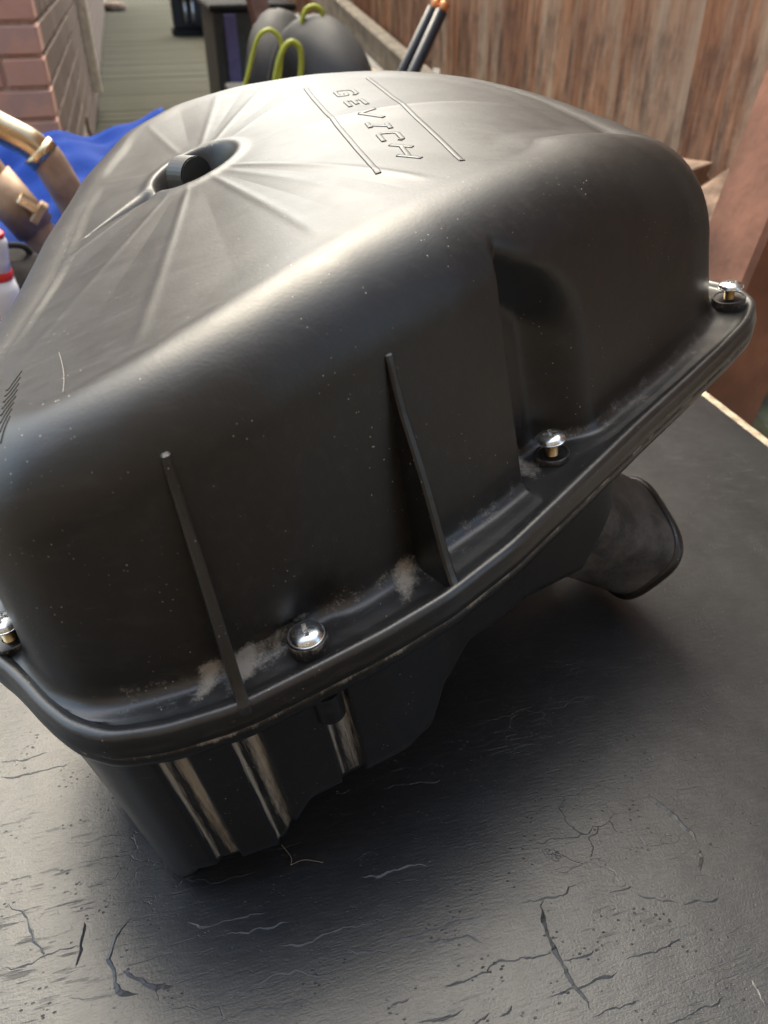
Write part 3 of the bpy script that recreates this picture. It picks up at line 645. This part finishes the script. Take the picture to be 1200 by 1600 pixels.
for a in ((1.3, .06, .06, -.95, 1.23), (1.3, .06, .06, -.95, 2.27), (.06, .06, .98, -1.57, 1.75), (.06, .06, .98, -.33, 1.75), (.05, .05, .98, -.95, 1.75)): bm_obj('frame', box_bm(a[0], a[1], a[2], .004, (a[3], -.08, a[4])), simple('white_frame', (.7, .7, .68), .4), wf)
# ---- close board fence
m = M('fence_wood'); v = m.coord('Object', (14, 14, 1.2)); r_ = m.objrand()
rv = m.n.new('ShaderNodeVectorMath'); rv.operation = 'ADD'; m.l.new(v, rv.inputs[0]); cb_ = m.n.new('ShaderNodeCombineXYZ'); m.l.new(m.math('MULTIPLY', r_, 37.), cb_.inputs[0]); m.l.new(m.math('MULTIPLY', r_, 91.), cb_.inputs[2]); m.l.new(cb_.outputs[0], rv.inputs[1]); v2 = rv.outputs[0]
g1 = m.noise(v2, 5, 6, .65, .4); g2 = m.noise(v2, 1.3, 4, .6)
cross = m.noise(m.coord('Object', (6, 6, 70)), 1.5, 5, .7)
c = m.mix(m.ramp(g1, [(.3, 0), (.7, 1)]), (.15, .058, .030), (.58, .29, .15))
c = m.mix(m.math('MULTIPLY', m.ramp(m.math('ADD', g2, m.math('MULTIPLY', m.math('SUBTRACT', cross, .5), .12)), [(.44, 0), (.66, 1)]), .85), c, (.50, .37, .25))
c = m.mix(m.ramp(r_, [(.0, .45), (.4, 0), (.7, .1), (1, .55)]), c, (.15, .06, .035))
kn = m.ramp(m.noise(m.coord('Object', (9, 9, 4)), 1.6, 5, .65), [(.46, 0), (.62, 1)]); c = m.mix(m.math('MULTIPLY', kn, .7), c, (.085, .050, .035))
MAT['fence'] = m.set(c, .82, 0, .3, m.bump(m.math('ADD', g1, m.math('MULTIPLY', cross, .15)), .8, .004))
fence = empty('board_fence', tuple(W3(.87, 2.0, .05)), RZc); tag(fence, 'weathered reddish brown close board timber fence along the right side', 'fence')
fb = None
for i in range(52):
    bm = None
    if i < 4: bmv = box_bm(.022, .114, 1.35, .002, (0, 0, .675), jit=.0025); fb_ = bm_obj('board', bmv, MAT['fence'], fence); fbs = (fbs + [fb_]) if i else [fb_]
    else: fb_ = random.choice(fbs).copy(); COL.objects.link(fb_); fb_.parent = fence
    fb_.location = (random.uniform(-.003, .003) - (.012 if i % 2 else 0), -3.05 + .002 + i * .1075 + .95, random.uniform(-.03, .01)); fb_.rotation_euler = (random.uniform(-.012, .012), 0, R(14) + random.uniform(-.07, .07))
for z in (.18, 1.0): bm_obj('rail', box_bm(.04, 4.6, .06, .003, (.055, 1.05, z)), MAT['fence'], fence)
po = bm_obj('fence_post', box_bm(.105, .10, 1.9, .006, (0, 0, .95), jit=.002), simple('brown_post', (.25, .115, .072), .9, 0, .5, 9, .9, .006), None, loc=tuple(W3(.600, .79, G0))); po.rotation_euler = (R(1), R(9), RZc); tag(po, 'upright reddish brown timber post close beside the bench edge on the right', 'post')
pl = bm_obj('grey_plank', box_bm(.03, .10, 1.5, .006, (0, 0, .75), jit=.003), simple('grey_wood', (.30, .27, .22), .85, 0, .3), None, loc=tuple(W3(.765, .585, G0))); pl.rotation_euler = (R(3), R(2), RZc); tag(pl, 'weathered grey plank standing behind the brown post at the right edge', 'plank')
# stones under the fence
MAT['stone'] = simple('pale_stone', (.24, .16, .11), .95, 0, .65, 22, 1.0, .012); MAT['moss'] = simple('mossy_stone', (.13, .12, .06), .95, 0, .5, 18, .8, .006)
def stone(lat, al, z, sx, sy, sz, mat, label, rot=(0, 0, 0)):
    bm = box_bm(sx, sy, sz, .0, (0, 0, sz / 2)); bmesh.ops.subdivide_edges(bm, edges=bm.edges[:], cuts=3, use_grid_fill=True)
    for v in bm.verts: v.co += Vector([random.uniform(-1, 1) * .009 for _ in range(3)])
    bmesh.ops.bevel(bm, geom=bm.edges[:], offset=.002, affect='EDGES')
    o = bm_obj('stone_block', bm, mat, None, loc=tuple(W3(lat, al, z))); o.rotation_euler = (rot[0], rot[1], RZc + rot[2]); return tag(o, label, 'stone')
stone(.735, 1.17, .005, .17, .17, .055, MAT['stone'], 'pale pinkish stone nearest the airbox in the row below the fence', (R(-6), R(-14), .2))
stone(.75, 1.00, -.005, .17, .16, .06, MAT['stone'], 'reddish stone between the pale stone and the brown post', (R(5), R(-16), -.15))
stone(.66, 1.09, -.045, .10, .26, .045, MAT['stone'], 'narrow tan stone jutting out below the two upper stones', (R(-3), R(-10), .1))
stone(.78, 1.10, -.19, .20, .5, .155, MAT['moss'], 'dark mossy stone block under the pale sloping slab', (0, R(-4), 0))
stone(.74, .98, -.42, .24, .6, .215, MAT['moss'], 'large brown stone block at the foot of the fence', (0, 0, 0))
stone(.78, 1.75, -.42, .18, .8, .44, MAT['moss'], 'long brown stone block beneath the fence behind the airbox', (0, 0, 0))
# grey sleeper and plywood below the far fence
gb = bm_obj('grey_sleeper', box_bm(.05, 1.75, .085, .006, jit=.004), simple('grey_sleeper_wood', (.23, .20, .155), .9, 0, .35, 25, .8, .004), None, loc=tuple(W3(.805, 3.15, .085))); gb.rotation_euler = (R(6.6), 0, RZc); tag(gb, 'weathered grey timber sleeper lying along the foot of the far fence', 'sleeper')
pw = bm_obj('plywood_sheet', box_bm(.012, .55, .35, .001), simple('plywood', (.45, .33, .17), .7, 0, .2), None, loc=tuple(W3(.74, 2.72, -.14))); pw.rotation_euler = (0, R(-12), RZc); tag(pw, 'pale yellow plywood offcut leaning below the grey sleeper', 'plywood')
# dark frame along the deck edge
MAT['black'] = simple('black_paint', (.012, .012, .012), .85, 0, .2); MAT['steel'] = simple('dull_steel', (.35, .34, .33), .4, .8, .2); MAT['gold'] = simple('gold_anodised', (.80, .52, .20), .28, 1.0, .1)
fr = bm_obj('black_beam', box_bm(.10, 7.5, .16, .008, jit=.003), MAT['black'], None, loc=tuple(W3(.79, 6.4, G0 + .08))); fr.rotation_euler = (0, 0, RZc); tag(fr, 'long black timber beam edging the right side of the deck path', 'beam')

# ---- clutter along the right of the path
def wl_(pts): return [W3(*p) for p in pts]
def free_tube(name, pts, r, mat, label, cat, n=14, group=None, smooth_=True):
    P_ = spline(pts, 8) if smooth_ else [Vector(p) for p in pts]; v, f = tube(P_, r, n); c = min(P_, key=lambda q: q.z)
    c = Vector(c); o = mesh_obj(name, [Vector(q) - c for q in v], f, mat); o.location = c; return tag(o, label, cat, group)
MAT['tyre'] = simple('black_tyre', (.030, .031, .034), .7, 0, .3, 12, .3, .003)
def wheel(lat, al, ztop_, Rm, rm, label, turn):
    t = empty('tyre', tuple(W3(lat, al, ztop_ - 2 * (Rm + rm))), RZc + R(turn)); tag(t, label, 'tyre')
    def torus(Ra, ra, sq, n1=64, n2=28):
        v = []; f = []
        for i in range(n1):
            a = 2 * math.pi * i / n1
            for k in range(n2):
                b_ = 2 * math.pi * k / n2; cx = Ra + ra * math.cos(b_); x = ra * sq * math.sin(b_)
                gv = .004 * (1 if (int(i / 2 + abs(x) * 60) % 4 == 0 and math.cos(b_) > .2) else 0); cx -= gv
                v.append((x, cx * math.cos(a), cx * math.sin(a) + Rm + rm))
        for i in range(n1):
            for k in range(n2): f.append((i * n2 + k, ((i + 1) % n1) * n2 + k, ((i + 1) % n1) * n2 + (k + 1) % n2, i * n2 + (k + 1) % n2))
        return v, f
    v, f = torus(Rm, rm, 1.0); mesh_obj('tread', v, f, MAT['tyre'], t)
    v, f = lathe([(Rm - rm * .8, -rm * .6), (Rm - rm * .7, -rm * .5), (Rm - rm * .75, 0), (Rm - rm * .7, rm * .5), (Rm - rm * .8, rm * .6)], 40)
    v = [(z, x, y + Rm + rm) for x, y, z in v]; mesh_obj('rim', v, f, MAT['black'], t)
    return t
wheel(.53, 2.62, .182, .200, .095, 'rounded black tyre with green hose loops in front of it', 12)
wheel(.50, 3.15, .165, .20, .085, 'dark tyre half hidden behind the nearer rounded black tyre', -20)
MAT['hose'] = simple('green_hose', (.42, .46, .045), .45, 0, .1)
free_tube('hose', wl_([(.23, 2.2, G0), (.245, 2.2, -.15), (.251, 2.2, .028), (.269, 2.2, .09), (.297, 2.2, .16), (.324, 2.2, .179), (.347, 2.2, .168), (.356, 2.2, .141), (.349, 2.2, .108), (.34, 2.2, .038), (.33, 2.2, -.1), (.32, 2.2, G0)]), .0052, MAT['hose'], 'thin yellow green hose loop, left and taller of the two front loops', 'hose')
free_tube('hose', wl_([(.30, 2.15, G0), (.31, 2.15, -.1), (.32, 2.15, .046), (.332, 2.15, .103), (.349, 2.15, .142), (.37, 2.15, .158), (.388, 2.15, .147), (.392, 2.15, .123), (.389, 2.15, .092), (.383, 2.15, .044), (.38, 2.15, -.1), (.37, 2.15, G0)]), .0068, MAT['hose'], 'thicker yellow green hose loop just left of the black tyre', 'hose')
free_tube('hose', wl_([(.470, 2.60, .12), (.477, 2.6, .147), (.486, 2.6, .178), (.498, 2.6, .195), (.52, 2.6, .2), (.538, 2.6, .189), (.542, 2.6, .161), (.55, 2.60, .12)]), .007, MAT['hose'], 'short yellow green hose arch resting over the top of the black tyre', 'hose')
MAT['tubepaint'] = simple('satin_black_tube', (.035, .037, .042), .32, .3, .1); MAT['copper'] = simple('copper_cap', (.75, .33, .14), .35, .8, .1)
tg = empty('leaning_tubes', tuple(W3(.50, 2.45, G0)), 0); tag(tg, 'pair of satin black tubes with copper tips leaning on the fence', 'tubes')
for a, b_ in (((.78, 2.327, .209), (.72, 2.374, .07)), ((.79, 2.29, .206), (.73, 2.313, .076))):
    a, b_ = W3(*a), W3(*b_); d = (a - b_).normalized(); bot = b_ - d * ((b_.z - G0) / d.z); c = tg.location
    v, f = tube([bot - c, a - c], .0155, 20); mesh_obj('tube', v, f, MAT['tubepaint'], tg)
    v, f = tube([a - c, a + d * .004 - c, a + d * .018 - c, a + d * .022 - c], [.012, .0125, .0115, .007], 16); mesh_obj('cap', v, f, MAT['copper'], tg)
# black stand with two gold caps far down the path
st = empty('black_stand', tuple(W3(.60, 9.2, G0)), RZc); tag(st, 'black stand with two round gold caps far down the deck path', 'stand')
bm_obj('body', box_bm(.30, .25, .42, .02, (0, 0, .27), 2), MAT['black'], st); bm_obj('foot', box_bm(.34, .06, .06, .01, (0, -.08, .03)), MAT['black'], st); bm_obj('foot', box_bm(.34, .06, .06, .01, (0, .09, .03)), MAT['black'], st)
for x in (-.035, .035):
    v, f = lathe([(.030, 0), (.030, .03), (.022, .045), (.008, .048)], 20); v = [(a + x, -.125 - c, b_ + .33) for a, b_, c in v]; mesh_obj('cap', v, f, MAT['gold'], st)
    v, f = tube([(x, -.132, .10), (x, -.132, .29)], .016, 12); mesh_obj('leg', v, f, MAT['steel'], st)
cr_ = empty('storage_crate', tuple(W3(.62, 5.0, G0)), RZc); tag(cr_, 'grey plastic crate with a purple strip beside the deck path', 'crate')
bm_obj('body', box_bm(.40, .7, .46, .02, (0, 0, .25), 2), simple('crate_grey', (.035, .038, .034), .6, 0, .3), cr_)
bm_obj('strip', box_bm(.06, .02, .40, .004, (-.12, -.362, .27)), simple('purple_plastic', (.10, .085, .20), .5), cr_); bm_obj('lid', box_bm(.43, .73, .03, .008, (0, 0, .495)), simple('matt_black_lid', (.012, .012, .012), 1.0), cr_)
tb1 = bm_obj('timber_offcut', box_bm(.07, .045, .62, .004, (0, 0, .31)), simple('pink_timber', (.30, .19, .16), .8, 0, .25), None, loc=tuple(W3(.60, 3.55, -.40))); tb1.rotation_euler = (0, R(-12), RZc + .3); tag(tb1, 'pinkish timber offcut leaning behind the dark tyre', 'timber')
lb = empty('black_box', tuple(W3(.47, 2.9, G0)), RZc); tag(lb, 'low black box with a metal latch between the path and the tyres', 'box')
bm_obj('body', box_bm(.26, .9, .30, .012, (0, .25, .16), 2), MAT['black'], lb); bm_obj('latch', box_bm(.04, .012, .05, .003, (-.04, -.207, .22)), MAT['steel'], lb)
fs = lathe([(.05, 0), (.13, .01), (.15, .05), (.11, .09), (.04, .10)], 14); o = mesh_obj('pale_stone', [(a, b_, c + 0) for a, b_, c in fs[0]], fs[1], MAT['stone'], None, loc=tuple(W3(-.09, 12.6, G0))); tag(o, 'pale rounded stone at the far end of the deck path', 'stone')
# ---- tarp covered heap, exhaust pipes and bottle on the left
m = M('blue_tarp'); v = m.coord(); n = m.noise(v, 9, 5, .6); wv_ = m.n.new('ShaderNodeTexChecker'); m.l.new(v, wv_.inputs[0]); wv_.inputs['Scale'].default_value = 500
MAT['tarp'] = m.set(m.mix(n, (.006, .030, .19), (.010, .050, .28)), .75, 0, .1, m.bump(n, .5, .01))
NX, NY = 90, 70; tv = []
ph = rng.uniform(0, 6, 12)
for j in range(NY):
    for i in range(NX):
        la = -.75 + .80 * i / (NX - 1); al = .93 + .67 * j / (NY - 1)
        z = -.055 + (al - .93) / .67 * (.155 + .14 * (la + .03) * (la > -.3)) 
        z += .008 * math.sin(la * 31 + al * 12 + ph[0]) + .005 * math.sin(la * 17 - al * 45 + ph[1]) + .004 * math.sin(la * 71 + al * 33 + ph[2]) + .003 * math.sin(al * 90 + ph[3] + la * 20)
        if j == 0: z = G0 + .004
        if j == NY - 1: z = G0 + .004
        if i == NX - 1: z = G0 + .004
        if i == 0: z = G0 + .004
        tv.append(W3(la, al, z))
tf = [(j * NX + i, j * NX + i + 1, (j + 1) * NX + i + 1, (j + 1) * NX + i) for j in range(NY - 1) for i in range(NX - 1)]
c = W3(-.35, 1.25, G0); tp = mesh_obj('tarp', [q - c for q in tv], tf, MAT['tarp']); tp.location = c; sm = tp.modifiers.new('solid', 'SOLIDIFY'); sm.thickness = .0008; tag(tp, 'crumpled bright blue plastic tarp draped over a heap behind the bench', 'tarp')
m = M('heated_steel'); v = m.coord(); n = m.noise(v, 30, 5, .6); n2 = m.noise(v, 9, 3)
MAT['pipe'] = m.set(m.mix(m.ramp(n, [(.35, 0), (.65, 1)]), (.30, .20, .13), (.46, .33, .22)), .55, .45, .5, m.bump(n, .3, .001))
MAT['pipegold'] = simple('gold_tinted_steel', (.62, .47, .28), .26, 1.0, .15)
ep = empty('exhaust_pipe', tuple(W3(-.16, 1.3, .0))); tag(ep, 'bent exhaust pipe with gold tinted upper bend lying over blue tarp', 'exhaust pipe')
c = Vector(ep.location); loc_ = lambda P_: [Vector(q) - c for q in P_]
v, f = tube(loc_(spline(wl_([(-.42, 1.34, .185), (-.33, 1.32, .187), (-.23, 1.3, .171), (-.189, 1.3, .146), (-.156, 1.3, .125), (-.140, 1.3, .107)]), 8)), .0205, 24); mesh_obj('upper_bend', v, f, MAT['pipegold'], ep)
v, f = tube(loc_(spline(wl_([(-.143, 1.3, .110), (-.136, 1.3, .101), (-.125, 1.3, .073), (-.112, 1.3, .034), (-.100, 1.28, -.0), (-.07, 1.2, -.02)]), 8)), .0235, 24); mesh_obj('lower_pipe', v, f, MAT['pipe'], ep)
v, f = tube(loc_(wl_([(-.148, 1.3, .116), (-.139, 1.3, .105)])), .0255, 24); mesh_obj('collar', v, f, MAT['pipegold'], ep)
ep = empty('exhaust_pipe', tuple(W3(-.18, 1.22, .0))); tag(ep, 'straight dull bronze exhaust pipe with welded bracket, nearer the bench', 'exhaust pipe')
c = Vector(ep.location)
v, f = tube(loc_(spline(wl_([(-.40, 1.22, .27), (-.30, 1.22, .20), (-.225, 1.22, .138), (-.199, 1.22, .092), (-.182, 1.22, .062), (-.167, 1.22, .035), (-.150, 1.22, .0), (-.13, 1.2, -.03)]), 8)), .0235, 24); mesh_obj('pipe', v, f, MAT['pipe'], ep)
v, f = tube(loc_(wl_([(-.203, 1.22, .098), (-.164, 1.22, .030)])), .0285, 24); mesh_obj('sleeve', v, f, MAT['pipe'], ep)
bm_obj('bracket', box_bm(.030, .02, .012, .002), MAT['pipegold'], ep, loc=tuple(W3(-.160, 1.19, .070) - c)).rotation_euler = (0, R(40), RZc)
bm_obj('bracket', box_bm(.012, .02, .030, .002), MAT['pipe'], ep, loc=tuple(W3(-.150, 1.19, .058) - c)).rotation_euler = (0, R(40), RZc)
MAT['white'] = simple('white_plastic', (.72, .74, .78), .35, 0, .04); MAT['red'] = simple('red_plastic', (.60, .03, .02), .4, 0, .1)
bo = empty('bottle', tuple(W3(-.211, 1.0, -.035))); bo.rotation_euler = (0, R(13), 0); tag(bo, 'white tapered bottle with a red band standing at the left edge', 'bottle')
v, f = lathe([(.030, 0), (.033, .004), (.034, .02), (.0335, .045), (.029, .066), (.0228, .082)], 32); mesh_obj('body', v, f, MAT['white'], bo)
v, f = lathe([(.0235, .080), (.0238, .082), (.0222, .0895), (.0215, .090)], 32); mesh_obj('red_band', v, f, MAT['red'], bo)
v, f = lathe([(.0218, .0895), (.0195, .100), (.0190, .112), (.0185, .122), (.015, .128)], 32); mesh_obj('shoulder', v, f, MAT['white'], bo)
v, f = lathe([(.0158, .127), (.0158, .131), (.0140, .132)], 32); mesh_obj('red_ring', v, f, MAT['red'], bo)
v, f = lathe([(.0065, .131), (.0055, .145), (.0050, .158), (.003, .164)], 20); mesh_obj('nozzle', v, f, MAT['steel'], bo)
bg_ = empty('tool_bag', tuple(W3(-.19, 1.10, -.035))); bg_.rotation_euler = (0, 0, RZc); tag(bg_, 'dark brown fabric bag slumped behind the white bottle', 'bag')
bm = bmesh.new(); bmesh.ops.create_uvsphere(bm, u_segments=28, v_segments=16, radius=1)
for q_ in bm.verts: q_.co = Vector((q_.co.x * .070, q_.co.y * .06, max(q_.co.z, -.75) * .042 + .03)) * (1 + .05 * math.sin(q_.co.x * 9) * math.cos(q_.co.y * 7 + q_.co.z * 5))
bm_obj('body', bm, simple('brown_fabric', (.012, .009, .008), .95, 0, .4, 60, .6, .003), bg_, smooth=True)
v, f = tube(spline([(-.03, 0, .062), (-.024, -.01, .080), (.0, -.02, .086), (.024, -.01, .080), (.03, 0, .062)], 6), .004, 10); mesh_obj('handle', v, f, MAT['black'], bg_)
